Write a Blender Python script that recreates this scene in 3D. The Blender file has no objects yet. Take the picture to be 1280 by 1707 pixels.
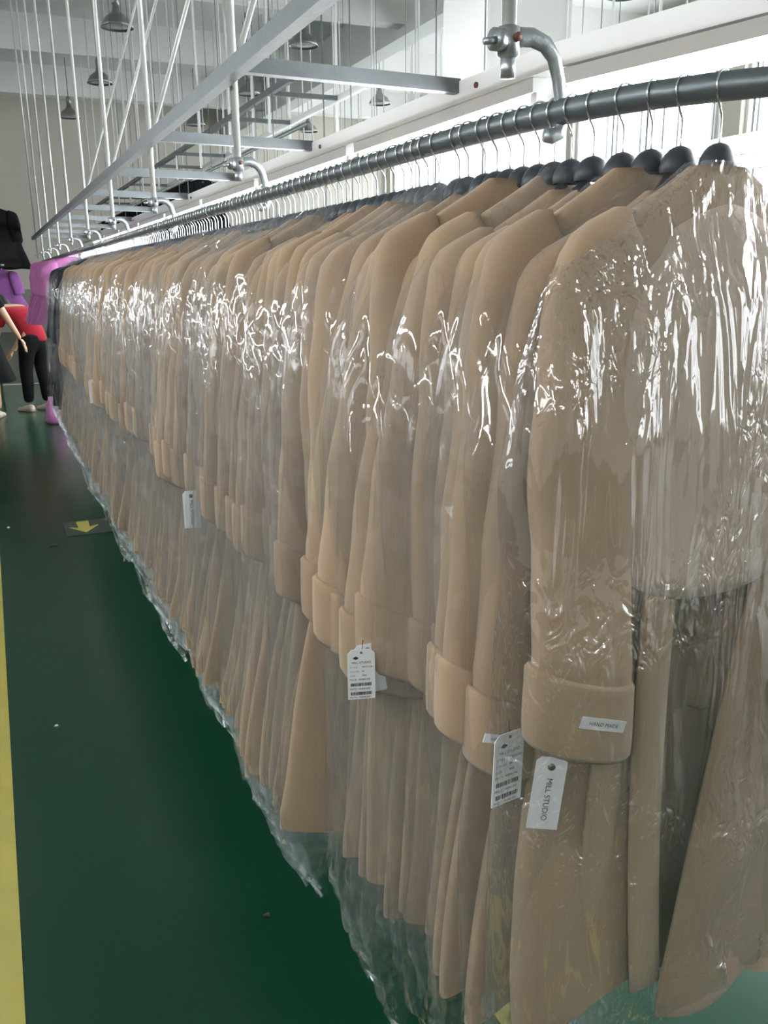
import bpy, math, random
import numpy as np
from mathutils import Matrix, Vector

# ------------------------------------------------------------------ camera, world, exposure
SC = bpy.context.scene
COL = SC.collection
CAM_H = 1.5
cam_d = bpy.data.cameras.new('camera')
cam = bpy.data.objects.new('camera', cam_d)
COL.objects.link(cam)
cam_d.sensor_fit = 'HORIZONTAL'
cam_d.sensor_width = 36.0
cam_d.lens = 1450.0 / 1280.0 * 36.0
cam_d.clip_start = 0.02
cam_d.clip_end = 200
def _ortho():
    f = np.array([-665.0, 388.5, 1450.0]); f /= np.linalg.norm(f)      # image direction of the rail's far end
    a = 50.0
    b = (f[0] * a + f[2] * 1450.0) / f[1]
    dn = np.array([a, -b, 1450.0]); dn /= np.linalg.norm(dn)           # image direction of plumb
    z = -dn
    x = -np.cross(f, z)
    if x[0] < 0: x = -x
    return np.stack([x, f, z], 1)
_R = _ortho()
cam.matrix_world = Matrix((
    (_R[0][0], _R[1][0], -_R[2][0], 0.0),
    (_R[0][1], _R[1][1], -_R[2][1], 0.0),
    (_R[0][2], _R[1][2], -_R[2][2], CAM_H),
    (0, 0, 0, 1)))
SC.camera = cam

world = bpy.data.worlds.new('daylight')
SC.world = world
world.use_nodes = True
bg = world.node_tree.nodes['Background']
bg.inputs[0].default_value = (0.93, 0.97, 1.0, 1)
bg.inputs[1].default_value = 4.2
SC.view_settings.view_transform = 'Standard'
SC.view_settings.look = 'None'
SC.view_settings.gamma = 1.0
SC.view_settings.use_curve_mapping = False
SC.view_settings.exposure = 0.60
SC.cycles.transparent_max_bounces = 40
SC.cycles.max_bounces = 5
SC.cycles.diffuse_bounces = 3
SC.cycles.glossy_bounces = 2
SC.cycles.transmission_bounces = 2
SC.cycles.use_adaptive_sampling = True
SC.cycles.adaptive_threshold = 0.08
SC.cycles.use_light_tree = False
SC.cycles.sample_clamp_indirect = 6.0
TUBE_STRENGTH = 85.0

# ------------------------------------------------------------------ materials
def new_mat(name):
    m = bpy.data.materials.new(name)
    m.use_nodes = True
    nt = m.node_tree
    return m, nt, nt.nodes['Principled BSDF']

def node(nt, kind, **kw):
    n = nt.nodes.new(kind)
    for k, v in kw.items():
        if k in n.inputs: n.inputs[k].default_value = v
        else: setattr(n, k, v)
    return n

def plain(name, col, rough=0.5, metal=0.0, var=0.12, scale=8.0, bump=0.0, bscale=60.0, stretch=(1, 1, 1), spec=None):
    """procedural surface: base colour broken up by noise, optional fine relief"""
    m, nt, p = new_mat(name)
    tc = node(nt, 'ShaderNodeTexCoord')
    mp = node(nt, 'ShaderNodeMapping'); mp.inputs['Scale'].default_value = stretch
    nt.links.new(tc.outputs['Object'], mp.inputs['Vector'])
    nz = node(nt, 'ShaderNodeTexNoise', Scale=scale, Detail=5.0, Roughness=0.6)
    nt.links.new(mp.outputs[0], nz.inputs['Vector'])
    mx = node(nt, 'ShaderNodeMix', data_type='RGBA')
    lo = tuple(max(0, c * (1 - var)) for c in col) + (1,)
    hi = tuple(min(1, c * (1 + var)) for c in col) + (1,)
    mx.inputs[6].default_value = lo; mx.inputs[7].default_value = hi
    nt.links.new(nz.outputs['Fac'], mx.inputs[0])
    nt.links.new(mx.outputs[2], p.inputs['Base Color'])
    p.inputs['Roughness'].default_value = rough
    p.inputs['Metallic'].default_value = metal
    if spec is not None: p.inputs['Specular IOR Level'].default_value = spec
    if bump:
        n2 = node(nt, 'ShaderNodeTexNoise', Scale=bscale, Detail=4.0)
        nt.links.new(mp.outputs[0], n2.inputs['Vector'])
        b = node(nt, 'ShaderNodeBump', Strength=bump, Distance=0.01)
        nt.links.new(n2.outputs['Fac'], b.inputs['Height'])
        nt.links.new(b.outputs[0], p.inputs['Normal'])
    return m

def wool(name, col, var=0.10, sheen=0.25):
    m, nt, p = new_mat(name)
    tc = node(nt, 'ShaderNodeTexCoord'); oi = node(nt, 'ShaderNodeObjectInfo')
    big = node(nt, 'ShaderNodeTexNoise', Scale=5.0, Detail=3.0)
    nt.links.new(tc.outputs['Object'], big.inputs['Vector'])
    mx = node(nt, 'ShaderNodeMix', data_type='RGBA')
    mx.inputs[6].default_value = tuple(c * (1 - var) for c in col) + (1,)
    mx.inputs[7].default_value = tuple(min(1, c * (1 + var)) for c in col) + (1,)
    nt.links.new(big.outputs['Fac'], mx.inputs[0])
    hs = node(nt, 'ShaderNodeHueSaturation')
    mr = node(nt, 'ShaderNodeMapRange'); mr.inputs[3].default_value = 0.9; mr.inputs[4].default_value = 1.08
    nt.links.new(oi.outputs['Random'], mr.inputs[0])
    nt.links.new(mr.outputs[0], hs.inputs['Value'])
    nt.links.new(mx.outputs[2], hs.inputs['Color'])
    nt.links.new(hs.outputs[0], p.inputs['Base Color'])
    p.inputs['Roughness'].default_value = 0.9
    p.inputs['Specular IOR Level'].default_value = 0.15
    p.inputs['Sheen Weight'].default_value = sheen
    p.inputs['Sheen Roughness'].default_value = 0.6
    mp = node(nt, 'ShaderNodeMapping'); mp.inputs['Scale'].default_value = (1.4, 1.4, 0.5)
    nt.links.new(tc.outputs['Object'], mp.inputs['Vector'])
    fz = node(nt, 'ShaderNodeTexNoise', Scale=260.0, Detail=3.0)
    nt.links.new(mp.outputs[0], fz.inputs['Vector'])
    b = node(nt, 'ShaderNodeBump', Strength=0.22, Distance=0.003)
    nt.links.new(fz.outputs['Fac'], b.inputs['Height'])
    nt.links.new(b.outputs[0], p.inputs['Normal'])
    return m

def film(name, haze=0.10, crinkle=0.5, gloss=1.0, rough=0.09, edge=0.75, stretch=0.22, facet=26.0, fine=False):
    """clear thin polyethylene: transparent, Schlick reflection, a little milky scatter, crinkled relief"""
    m, nt, p = new_mat(name)
    nt.nodes.remove(p)
    out = nt.nodes['Material Output']
    tc = node(nt, 'ShaderNodeTexCoord'); oi = node(nt, 'ShaderNodeObjectInfo')
    off = node(nt, 'ShaderNodeVectorMath', operation='SCALE'); off.inputs[0].default_value = (7.3, 3.1, 5.7)
    nt.links.new(oi.outputs['Random'], off.inputs['Scale'])
    add = node(nt, 'ShaderNodeVectorMath', operation='ADD')
    nt.links.new(tc.outputs['Object'], add.inputs[0]); nt.links.new(off.outputs[0], add.inputs[1])
    mp = node(nt, 'ShaderNodeMapping'); mp.inputs['Scale'].default_value = (1.0, 1.0, stretch)
    nt.links.new(add.outputs[0], mp.inputs['Vector'])
    n1 = node(nt, 'ShaderNodeTexNoise', Scale=15.0, Detail=3.0 if fine else 1.0, Roughness=0.5, Distortion=0.6 if fine else 0.0)
    nt.links.new(mp.outputs[0], n1.inputs['Vector'])
    v0 = node(nt, 'ShaderNodeTexNoise', Scale=facet, Detail=2.0 if fine else 0.0, Roughness=0.5, Distortion=1.2 if fine else 0.0)
    mp2 = node(nt, 'ShaderNodeMapping'); mp2.inputs['Scale'].default_value = (1.0, 1.0, 0.5); mp2.inputs['Rotation'].default_value = (0.3, 0.4, 0)
    nt.links.new(add.outputs[0], mp2.inputs['Vector']); nt.links.new(mp2.outputs[0], v0.inputs['Vector'])
    v00 = node(nt, 'ShaderNodeMath', operation='SUBTRACT'); v00.inputs[1].default_value = 0.5; nt.links.new(v0.outputs['Fac'], v00.inputs[0])
    v1 = node(nt, 'ShaderNodeMath', operation='ABSOLUTE'); nt.links.new(v00.outputs[0], v1.inputs[0])
    # crinkles are stronger in some areas than in others
    area = node(nt, 'ShaderNodeTexNoise', Scale=4.5, Detail=0.0)
    nt.links.new(add.outputs[0], area.inputs['Vector'])
    ar = node(nt, 'ShaderNodeMapRange'); ar.inputs[1].default_value = 0.42; ar.inputs[2].default_value = 0.62
    nt.links.new(area.outputs['Fac'], ar.inputs[0])
    mul = node(nt, 'ShaderNodeMath', operation='MULTIPLY')
    nt.links.new(v1.outputs[0], mul.inputs[0]); nt.links.new(ar.outputs[0], mul.inputs[1])
    sb = node(nt, 'ShaderNodeMath', operation='SUBTRACT'); sb.inputs[1].default_value = 0.5
    nt.links.new(n1.outputs['Fac'], sb.inputs[0])
    ab = node(nt, 'ShaderNodeMath', operation='ABSOLUTE'); nt.links.new(sb.outputs[0], ab.inputs[0])
    ab2 = node(nt, 'ShaderNodeMath', operation='MULTIPLY'); ab2.inputs[1].default_value = -2.2; nt.links.new(ab.outputs[0], ab2.inputs[0])
    sm = node(nt, 'ShaderNodeMath', operation='ADD')
    nt.links.new(ab2.outputs[0], sm.inputs[0]); nt.links.new(mul.outputs[0], sm.inputs[1])
    b = node(nt, 'ShaderNodeBump', Strength=crinkle, Distance=0.02)
    nt.links.new(sm.outputs[0], b.inputs['Height'])
    lw = node(nt, 'ShaderNodeLayerWeight', Blend=0.5)
    pw = node(nt, 'ShaderNodeMath', operation='POWER'); pw.inputs[1].default_value = 4.5
    nt.links.new(lw.outputs['Facing'], pw.inputs[0])
    fr = node(nt, 'ShaderNodeMath', operation='MULTIPLY_ADD'); fr.inputs[1].default_value = edge; fr.inputs[2].default_value = 0.075 * gloss
    nt.links.new(pw.outputs[0], fr.inputs[0])
    tr = node(nt, 'ShaderNodeBsdfTransparent'); tr.inputs[0].default_value = (0.975, 0.98, 0.985, 1)
    df = node(nt, 'ShaderNodeBsdfDiffuse'); df.inputs[0].default_value = (0.86, 0.88, 0.92, 1)
    tl = node(nt, 'ShaderNodeBsdfTranslucent'); tl.inputs[0].default_value = (0.86, 0.88, 0.92, 1)
    hz = node(nt, 'ShaderNodeMixShader'); hz.inputs[0].default_value = 0.5
    nt.links.new(df.outputs[0], hz.inputs[1]); nt.links.new(tl.outputs[0], hz.inputs[2])
    hf = node(nt, 'ShaderNodeMapRange'); hf.inputs[3].default_value = haze * 0.35; hf.inputs[4].default_value = haze * 1.6
    nt.links.new(n1.outputs['Fac'], hf.inputs[0])
    # the gathered bottom of a cover is several folds of film thick
    sx = node(nt, 'ShaderNodeSeparateXYZ'); nt.links.new(tc.outputs['Object'], sx.inputs[0])
    zr = node(nt, 'ShaderNodeMapRange'); zr.inputs[1].default_value = -1.30; zr.inputs[2].default_value = -1.40; zr.inputs[3].default_value = 0.0; zr.inputs[4].default_value = 0.9 if haze > 0.03 else 0.0
    nt.links.new(sx.outputs[2], zr.inputs[0])
    zm = node(nt, 'ShaderNodeMath', operation='MULTIPLY_ADD')
    nt.links.new(zr.outputs[0], zm.inputs[0]); nt.links.new(v1.outputs[0], zm.inputs[1]); nt.links.new(hf.outputs[0], zm.inputs[2])
    hf = zm
    m1 = node(nt, 'ShaderNodeMixShader')
    nt.links.new(hf.outputs[0], m1.inputs[0]); nt.links.new(tr.outputs[0], m1.inputs[1]); nt.links.new(hz.outputs[0], m1.inputs[2])
    gl = node(nt, 'ShaderNodeBsdfGlossy', Roughness=rough); gl.inputs[0].default_value = (1, 1, 1, 1)
    nt.links.new(b.outputs[0], gl.inputs['Normal'])
    m2 = node(nt, 'ShaderNodeMixShader')
    nt.links.new(fr.outputs[0], m2.inputs[0]); nt.links.new(m1.outputs[0], m2.inputs[1]); nt.links.new(gl.outputs[0], m2.inputs[2])
    nt.links.new(m2.outputs[0], out.inputs['Surface'])
    return m

def emit(name, col, strength):
    m, nt, p = new_mat(name)
    p.inputs['Base Color'].default_value = tuple(col) + (1,)
    p.inputs['Emission Color'].default_value = tuple(col) + (1,)
    p.inputs['Emission Strength'].default_value = strength
    return m

M = {}
M['beige'] = wool('beige_wool', (0.385, 0.268, 0.172))
M['beige_edge'] = wool('beige_wool_edge', (0.43, 0.31, 0.205))
M['cape'] = wool('pale_beige_wool', (0.48, 0.37, 0.28))
M['navy'] = wool('navy_wool', (0.012, 0.014, 0.03), 0.1, 0.02)
M['black'] = wool('black_cloth', (0.005, 0.005, 0.006), 0.1, 0.0)
M['pink'] = wool('pink_cloth', (0.55, 0.19, 0.44), 0.1, 0.1)
M['purple'] = wool('purple_cloth', (0.13, 0.045, 0.15), 0.1, 0.05)
M['red'] = wool('red_cloth', (0.25, 0.010, 0.02), 0.1, 0.05)
M['film'] = film('clear_film', 0.026, 0.8, 0.6, 0.05, 0.28)
M['film_near'] = film('clear_film_crisp', 0.032, 1.0, 2.0, 0.045, 0.35, 0.13, 32.0, True)
M['steel'] = plain('galvanised_steel', (0.16, 0.175, 0.185), 0.45, 0.5, 0.22, 14, 0.1, 90)
M['rod'] = plain('zinc_rod', (0.60, 0.61, 0.58), 0.4, 0.35, 0.1, 6)
M['rail'] = plain('dark_steel_pipe', (0.14, 0.16, 0.168), 0.42, 0.6, 0.3, 10, 0.12, 80, (1, 0.25, 1))
M['wire'] = plain('chromed_wire', (0.72, 0.74, 0.76), 0.22, 1.0, 0.05)
M['cast'] = plain('cast_metal', (0.45, 0.49, 0.51), 0.35, 0.8, 0.15, 20, 0.1, 120)
M['white_paint'] = plain('white_paint', (0.78, 0.79, 0.78), 0.35, 0.0, 0.04, 6)
M['rust'] = plain('rusty_bolt', (0.16, 0.08, 0.06), 0.7, 0.4, 0.3, 60)
M['black_plastic'] = plain('black_plastic', (0.035, 0.042, 0.05), 0.45, 0.0, 0.2, 30)
M['paper'] = plain('white_card', (0.78, 0.79, 0.80), 0.6, 0.0, 0.03)
M['ink'] = plain('black_ink', (0.03, 0.03, 0.035), 0.7, 0.0, 0.0)
M['brass'] = plain('grey_eyelet', (0.22, 0.18, 0.17), 0.4, 0.7, 0.2)
M['ceiling'] = plain('ceiling_paint', (0.88, 0.88, 0.85), 0.8, 0.0, 0.05, 0.5)
M['wall'] = plain('wall_paint', (0.62, 0.59, 0.52), 0.85, 0.0, 0.06, 0.4)
M['wall_low'] = plain('wall_dado_paint', (0.30, 0.30, 0.26), 0.8, 0.0, 0.06, 0.4)
M['column'] = plain('column_paint', (0.82, 0.82, 0.80), 0.6, 0.0, 0.03, 2)
M['yellow'] = plain('yellow_line_paint', (0.38, 0.33, 0.06), 0.4, 0.0, 0.18, 6)
M['floor_white'] = plain('white_line_paint', (0.5, 0.55, 0.5), 0.4, 0.0, 0.15, 6)
M['decal'] = plain('dark_floor_decal', (0.03, 0.045, 0.035), 0.4, 0.0, 0.2)
M['lamp'] = plain('lamp_shade_metal', (0.30, 0.30, 0.29), 0.35, 0.7, 0.15, 8)
M['glass'] = plain('lamp_lens', (0.7, 0.72, 0.72), 0.15, 0.0, 0.02)
M['tube'] = emit('fluorescent_tube', (0.93, 0.97, 1.0), TUBE_STRENGTH)
M['skin'] = plain('skin', (0.50, 0.30, 0.19), 0.55, 0.0, 0.06, 12)
M['hair'] = plain('black_hair', (0.01, 0.009, 0.009), 0.5, 0.0, 0.2, 40)
M['shoe'] = plain('beige_shoe', (0.40, 0.33, 0.27), 0.6, 0.0, 0.1)
M['dust'] = plain('dark_speck', (0.02, 0.025, 0.02), 0.8)

def floor_mat():
    m, nt, p = new_mat('green_epoxy')
    tc = node(nt, 'ShaderNodeTexCoord')
    nz = node(nt, 'ShaderNodeTexNoise', Scale=0.7, Detail=6.0, Roughness=0.6)
    nt.links.new(tc.outputs['Object'], nz.inputs['Vector'])
    mx = node(nt, 'ShaderNodeMix', data_type='RGBA')
    mx.inputs[6].default_value = (0.002, 0.026, 0.012, 1); mx.inputs[7].default_value = (0.005, 0.040, 0.020, 1)
    nt.links.new(nz.outputs['Fac'], mx.inputs[0])
    nt.links.new(mx.outputs[2], p.inputs['Base Color'])
    n2 = node(nt, 'ShaderNodeTexNoise', Scale=3.0, Detail=5.0)
    nt.links.new(tc.outputs['Object'], n2.inputs['Vector'])
    mr = node(nt, 'ShaderNodeMapRange'); mr.inputs[3].default_value = 0.20; mr.inputs[4].default_value = 0.30
    nt.links.new(n2.outputs['Fac'], mr.inputs[0]); nt.links.new(mr.outputs[0], p.inputs['Roughness'])
    p.inputs['Specular IOR Level'].default_value = 0.32
    b = node(nt, 'ShaderNodeBump', Strength=0.03, Distance=0.01)
    nt.links.new(n2.outputs['Fac'], b.inputs['Height']); nt.links.new(b.outputs[0], p.inputs['Normal'])
    return m
M['floor'] = floor_mat()

# ------------------------------------------------------------------ mesh helpers
class MB:
    def __init__(self): self.v = []; self.f = []
    def add(self, vs, fs):
        n = len(self.v)
        self.v += [tuple(map(float, p)) for p in vs]; self.f += [tuple(i + n for i in q) for q in fs]; return self
    def box(self, x0, x1, y0, y1, z0, z1):
        return self.add([(x0, y0, z0), (x1, y0, z0), (x1, y1, z0), (x0, y1, z0), (x0, y0, z1), (x1, y0, z1), (x1, y1, z1), (x0, y1, z1)],
                        [(0, 3, 2, 1), (4, 5, 6, 7), (0, 1, 5, 4), (1, 2, 6, 5), (2, 3, 7, 6), (3, 0, 4, 7)])
    def tube(self, pts, rad, n=8, flat=1.0, caps=True, up=(0, 0, 1)):
        """sweep an (optionally flattened) circle along a path; rad a number or one per point"""
        P = np.array(pts, float); k = len(P)
        R = np.full(k, rad, float) if np.isscalar(rad) else np.array(rad, float)
        T = np.gradient(P, axis=0); T /= np.linalg.norm(T, axis=1)[:, None] + 1e-12
        a = np.array(up, float)
        if abs(T[0].dot(a)) > 0.95: a = np.array((0, 1.0, 0)) if abs(T[0][1]) < 0.9 else np.array((1.0, 0, 0))
        vs = []
        s = np.cross(T[0], a); s /= np.linalg.norm(s)
        for i in range(k):
            s = s - T[i] * s.dot(T[i]); s /= np.linalg.norm(s) + 1e-12
            u = np.cross(s, T[i])
            for j in range(n):
                t = 2 * math.pi * j / n
                vs.append(P[i] + R[i] * (math.cos(t) * s + flat * math.sin(t) * u))
        fs = [(i * n + j, i * n + (j + 1) % n, (i + 1) * n + (j + 1) % n, (i + 1) * n + j) for i in range(k - 1) for j in range(n)]
        if caps: fs += [tuple(range(n))[::-1], tuple((k - 1) * n + j for j in range(n))]
        return self.add(vs, fs)
    def bar(self, p, q, w, h):
        """rectangular bar from p to q: w across (horizontal), h tall"""
        p = np.array(p, float); q = np.array(q, float); t = q - p; t /= np.linalg.norm(t)
        a = np.array((0, 0, 1.0)) if abs(t[2]) < 0.95 else np.array((1.0, 0, 0))
        s = np.cross(t, a); s /= np.linalg.norm(s); u = np.cross(s, t)
        vs = []
        for c in (p, q):
            for x, y in ((-1, -1), (1, -1), (1, 1), (-1, 1)): vs.append(c + s * x * w / 2 + u * y * h / 2)
        return self.add(vs, [(0, 1, 2, 3), (7, 6, 5, 4), (0, 4, 5, 1), (1, 5, 6, 2), (2, 6, 7, 3), (3, 7, 4, 0)])
    def lathe(self, prof, n=20, c=(0, 0, 0), cap=True):
        vs = []; k = len(prof)
        for r, z in prof:
            for j in range(n):
                t = 2 * math.pi * j / n
                vs.append((c[0] + r * math.cos(t), c[1] + r * math.sin(t), c[2] + z))
        fs = [(i * n + j, i * n + (j + 1) % n, (i + 1) * n + (j + 1) % n, (i + 1) * n + j) for i in range(k - 1) for j in range(n)]
        if cap: fs += [tuple(range(n))[::-1], tuple((k - 1) * n + j for j in range(n))]
        return self.add(vs, fs)
    def grid(self, G, wrap=False):
        """G: rows x cols x 3"""
        r, c = G.shape[:2]
        cc = c if wrap else c - 1
        return self.add(G.reshape(-1, 3), [(i * c + j, i * c + (j + 1) % c, (i + 1) * c + (j + 1) % c, (i + 1) * c + j) for i in range(r - 1) for j in range(cc)])
    def mesh(self, name, mat, smooth=True):
        me = bpy.data.meshes.new(name)
        me.from_pydata(self.v, [], self.f)
        me.validate()
        if smooth: me.polygons.foreach_set('use_smooth', [True] * len(me.polygons))
        if mat: me.materials.append(mat if not isinstance(mat, str) else M[mat])
        me.update()
        return me

def link(name, me, parent=None, loc=(0, 0, 0), rz=0.0, label=None, cat=None, group=None, kind=None):
    o = bpy.data.objects.new(name, me)
    COL.objects.link(o)
    if parent is not None: o.parent = parent
    o.location = loc
    if rz: o.rotation_euler = (0, 0, rz)
    if label: o['label'] = label
    if cat: o['category'] = cat
    if group: o['group'] = group
    if kind: o['kind'] = kind
    return o

def thing(name, label, cat, loc=(0, 0, 0), rz=0.0, group=None):
    return link(name, None, None, loc, rz, label, cat, group)

def fix_normals(me):
    import bmesh
    bm = bmesh.new(); bm.from_mesh(me)
    bmesh.ops.recalc_face_normals(bm, faces=bm.faces)
    bm.to_mesh(me); bm.free()
    return me

def solid_grid(G, thick, direction=(0, 1, 0)):
    """a sheet with thickness: front grid, back grid and the rim"""
    mb = MB(); d = np.array(direction, float) * thick
    r, c = G.shape[:2]
    mb.grid(G)
    B = G + d
    n = len(mb.v)
    mb.add(B.reshape(-1, 3), [(i * c + j, (i + 1) * c + j, (i + 1) * c + j + 1, i * c + j + 1) for i in range(r - 1) for j in range(c - 1)])
    rim = [(0, j) for j in range(c)] + [(i, c - 1) for i in range(1, r)] + [(r - 1, j) for j in range(c - 2, -1, -1)] + [(i, 0) for i in range(r - 2, 0, -1)]
    ids = [i * c + j for i, j in rim]
    for k in range(len(ids)):
        a, b = ids[k], ids[(k + 1) % len(ids)]
        mb.f.append((b, a, a + n, b + n))
    return mb

Z0 = CAM_H           # heights below are given above the camera's level where 'h' is used
# ------------------------------------------------------------------ setting
struct = lambda name, mb, mat, smooth=False: link(name, mb.mesh(name, mat, smooth), kind='structure')
XL, XR, YB, YF, ZC = -9.0, 12.5, -7.0, 28.0, 6.35
FLOOR = struct('floor', MB().box(XL, XR, YB, YF, -0.2, 0.0), 'floor')
struct('ceiling', MB().box(XL, XR, YB, YF, ZC, ZC + 0.2), 'ceiling')
struct('wall_far', MB().box(XL, XR, YF, YF + 0.3, 0, ZC), 'wall')
struct('wall_back', MB().box(XL, XR, YB - 0.3, YB, 0, ZC), 'wall')
struct('baseboard_far', MB().box(XL, XR, YF - 0.03, YF, 0, 1.2), 'wall_low')
M['pane'] = film('window_glass', 0.02, 0.0, 0.6, 0.02)
def window_wall(name, x0, x1, sill, head, first):
    """a long wall pierced by a row of windows; each window has a frame and panes"""
    inner = x1 if x0 < 0 else x0
    wall = MB().box(x0, x1, YB, YF, 0, sill).box(x0, x1, YB, YF, head, ZC)
    bays = 7; pitch = (YF - YB) / bays
    for k in range(bays + 1):
        yc = YB + pitch * k
        wall.box(x0, x1, max(YB, yc - 0.35), min(YF, yc + 0.35), sill, head)
    struct(name, wall, 'wall')
    xm = (x0 + x1) / 2
    for k in range(bays):
        a_, b_ = YB + pitch * k + 0.35, YB + pitch * (k + 1) - 0.35
        w = link('window_%d' % (first + k), None, None, (xm, (a_ + b_) / 2, sill), 0, None, None, None, 'structure')
        hw = (b_ - a_) / 2; hh = head - sill
        fm = MB().box(-0.03, 0.03, -hw, hw, 0, 0.06).box(-0.03, 0.03, -hw, hw, hh - 0.06, hh).box(-0.03, 0.03, -hw, -hw + 0.06, 0, hh).box(-0.03, 0.03, hw - 0.06, hw, 0, hh)
        link('window_frame', fm.mesh('window_frame', 'white_paint', False), w)
        for j in range(1, 3):
            yy = -hw + 2 * hw * j / 3
            link('mullion', MB().box(-0.025, 0.025, yy - 0.025, yy + 0.025, 0.06, hh - 0.06).mesh('mullion', 'white_paint', False), w)
        for j in range(3):
            ya = -hw + 2 * hw * j / 3 + 0.03; yb = -hw + 2 * hw * (j + 1) / 3 - 0.03
            link('pane', MB().box(-0.004, 0.004, ya, yb, 0.06, hh - 0.06).mesh('pane', 'pane', False), w)
window_wall('wall_right', XR, XR + 0.3, 0.9, 5.3, 1)
window_wall('wall_left', XL - 0.3, XL, 4.3, 5.3, 11)
for i, y in enumerate((6.6, 10.9, 15.2, 19.5, 23.8)):
    struct('trim_%d' % (i + 1), MB().box(XL, XR, y, y + 0.35, 5.7, ZC), 'ceiling')
for i, x in enumerate((-2.5, 7.2)):
    struct('trim_%d' % (i + 10), MB().box(x, x + 0.4, YB, YF, 5.55, ZC), 'ceiling')
yl = struct('trim_20', MB().box(-0.32, -0.10, -4, 26, 0.0, 0.003), 'yellow')
yl['label'] = 'yellow painted aisle line on the green floor'
struct('trim_21', MB().box(0.80, 0.90, -4, 26, 0.0, 0.003), 'yellow')
struct('trim_22', MB().box(-6, 0.75, 13.9, 13.97, 0.0, 0.003), 'floor_white')

# square clad column behind the frame
colm = thing('column', 'white square clad column behind the overhead frame', 'column', (3.35, 5.55, 0))
colm['kind'] = 'structure'
link('core', MB().box(-0.30, 0.30, -0.30, 0.30, 0, 6.35).mesh('core', 'column', False), colm)
for k, x in enumerate((-0.30, 0.30)):
    link('corner_trim', MB().box(x - 0.012, x + 0.012, -0.315, -0.29, 0, 6.35).mesh('corner_trim', 'column', False), colm)

# floor markings
arrow = thing('floor_arrow', 'small yellow arrow decal on a dark square on the floor', 'floor decal', (0.375, 5.52, 0.0))
link('decal_square', MB().box(-0.10, 0.16, -0.17, 0.17, 0.0, 0.003).mesh('decal_square', 'decal', False), arrow)
ar = MB()
pts = [(-0.025, 0.13), (0.05, 0.13), (0.045, -0.01), (0.10, 0.02), (0.012, -0.13), (-0.075, 0.02), (-0.02, -0.01)]
ar.add([(x, y, 0.003) for x, y in pts] + [(x, y, 0.006) for x, y in pts], [tuple(range(7)), tuple(range(13, 6, -1))] + [(i, (i + 1) % 7, 7 + (i + 1) % 7, 7 + i) for i in range(7)])
link('arrow', ar.mesh('arrow', 'yellow', False), arrow)
def speck(x, y, s, mat, label):
    rr = random.Random(int(x * 1000)); mb = MB()
    n = 9; r = [s * rr.uniform(0.5, 1.1) for _ in range(n)]
    vs = [(r[i] * math.cos(i * 6.283 / n), 0.7 * r[i] * math.sin(i * 6.283 / n), 0.001) for i in range(n)]
    mb.add(vs + [(a * 0.7, b * 0.7, 0.006) for a, b, c in vs], [tuple(range(n))[::-1], tuple(range(n, 2 * n))] + [(i, (i + 1) % n, n + (i + 1) % n, n + i) for i in range(n)])
    link('lint_scrap', mb.mesh('lint_scrap', mat), None, (x, y, 0), 0, label, 'scrap')
speck(0.19, 5.2, 0.03, 'dust', 'dark scrap of lint on the floor before the arrow')
speck(-0.045, 5.72, 0.015, 'paper', 'tiny white scrap on the floor by the yellow line')
speck(0.05, 2.95, 0.008, 'paper', 'tiny white speck on the near green floor')
speck(0.45, 1.75, 0.010, 'dust', 'tiny brown speck on the near green floor')

# ------------------------------------------------------------------ hanging rail and its frame
RX, RH, RR = 0.766, 0.226, 0.0180
def rail_path():
    p = [(1.42, 0.56), (1.25, 0.63), (1.10, 0.715), (0.99, 0.80), (0.915, 0.877), (0.865, 0.945), (0.828, 1.015), (0.802, 1.10), (0.783, 1.20), (0.772, 1.31), (0.767, 1.44), (RX, 1.62)]
    p += [(RX, y) for y in np.arange(2.0, 13.6, 0.5)]
    P = np.array(p)
    out = []
    for i in range(len(P) - 1):                       # Catmull-Rom
        a, b, c, d = P[max(i - 1, 0)], P[i], P[i + 1], P[min(i + 2, len(P) - 1)]
        for t in np.linspace(0, 1, 6, endpoint=False):
            out.append(0.5 * ((2 * b) + (c - a) * t + (2 * a - 5 * b + 4 * c - d) * t * t + (3 * b - a - 3 * c + d) * t ** 3))
    out.append(P[-1])
    return np.array(out)
RP = rail_path()
RS = np.r_[0, np.cumsum(np.linalg.norm(np.diff(RP, axis=0), axis=1))]
S0 = RS[np.argmin(abs(RP[:, 1] - 0.877))]             # arc length where the photo's frame cuts the rail
def rail_at(s):
    x = np.interp(s, RS, RP[:, 0]); y = np.interp(s, RS, RP[:, 1])
    x2 = np.interp(s + 0.03, RS, RP[:, 0]); y2 = np.interp(s + 0.03, RS, RP[:, 1])
    x1 = np.interp(s - 0.03, RS, RP[:, 0]); y1 = np.interp(s - 0.03, RS, RP[:, 1])
    return x, y, math.atan2(-(x2 - x1), y2 - y1)
rail = MB().tube([(x, y, Z0 + RH) for x, y in RP], RR, 16)
link('hanging_rail', rail.mesh('hanging_rail', 'rail'), None, (0, 0, 0), 0, 'long dark steel pipe rail that carries the row of coats', 'rail')

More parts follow.
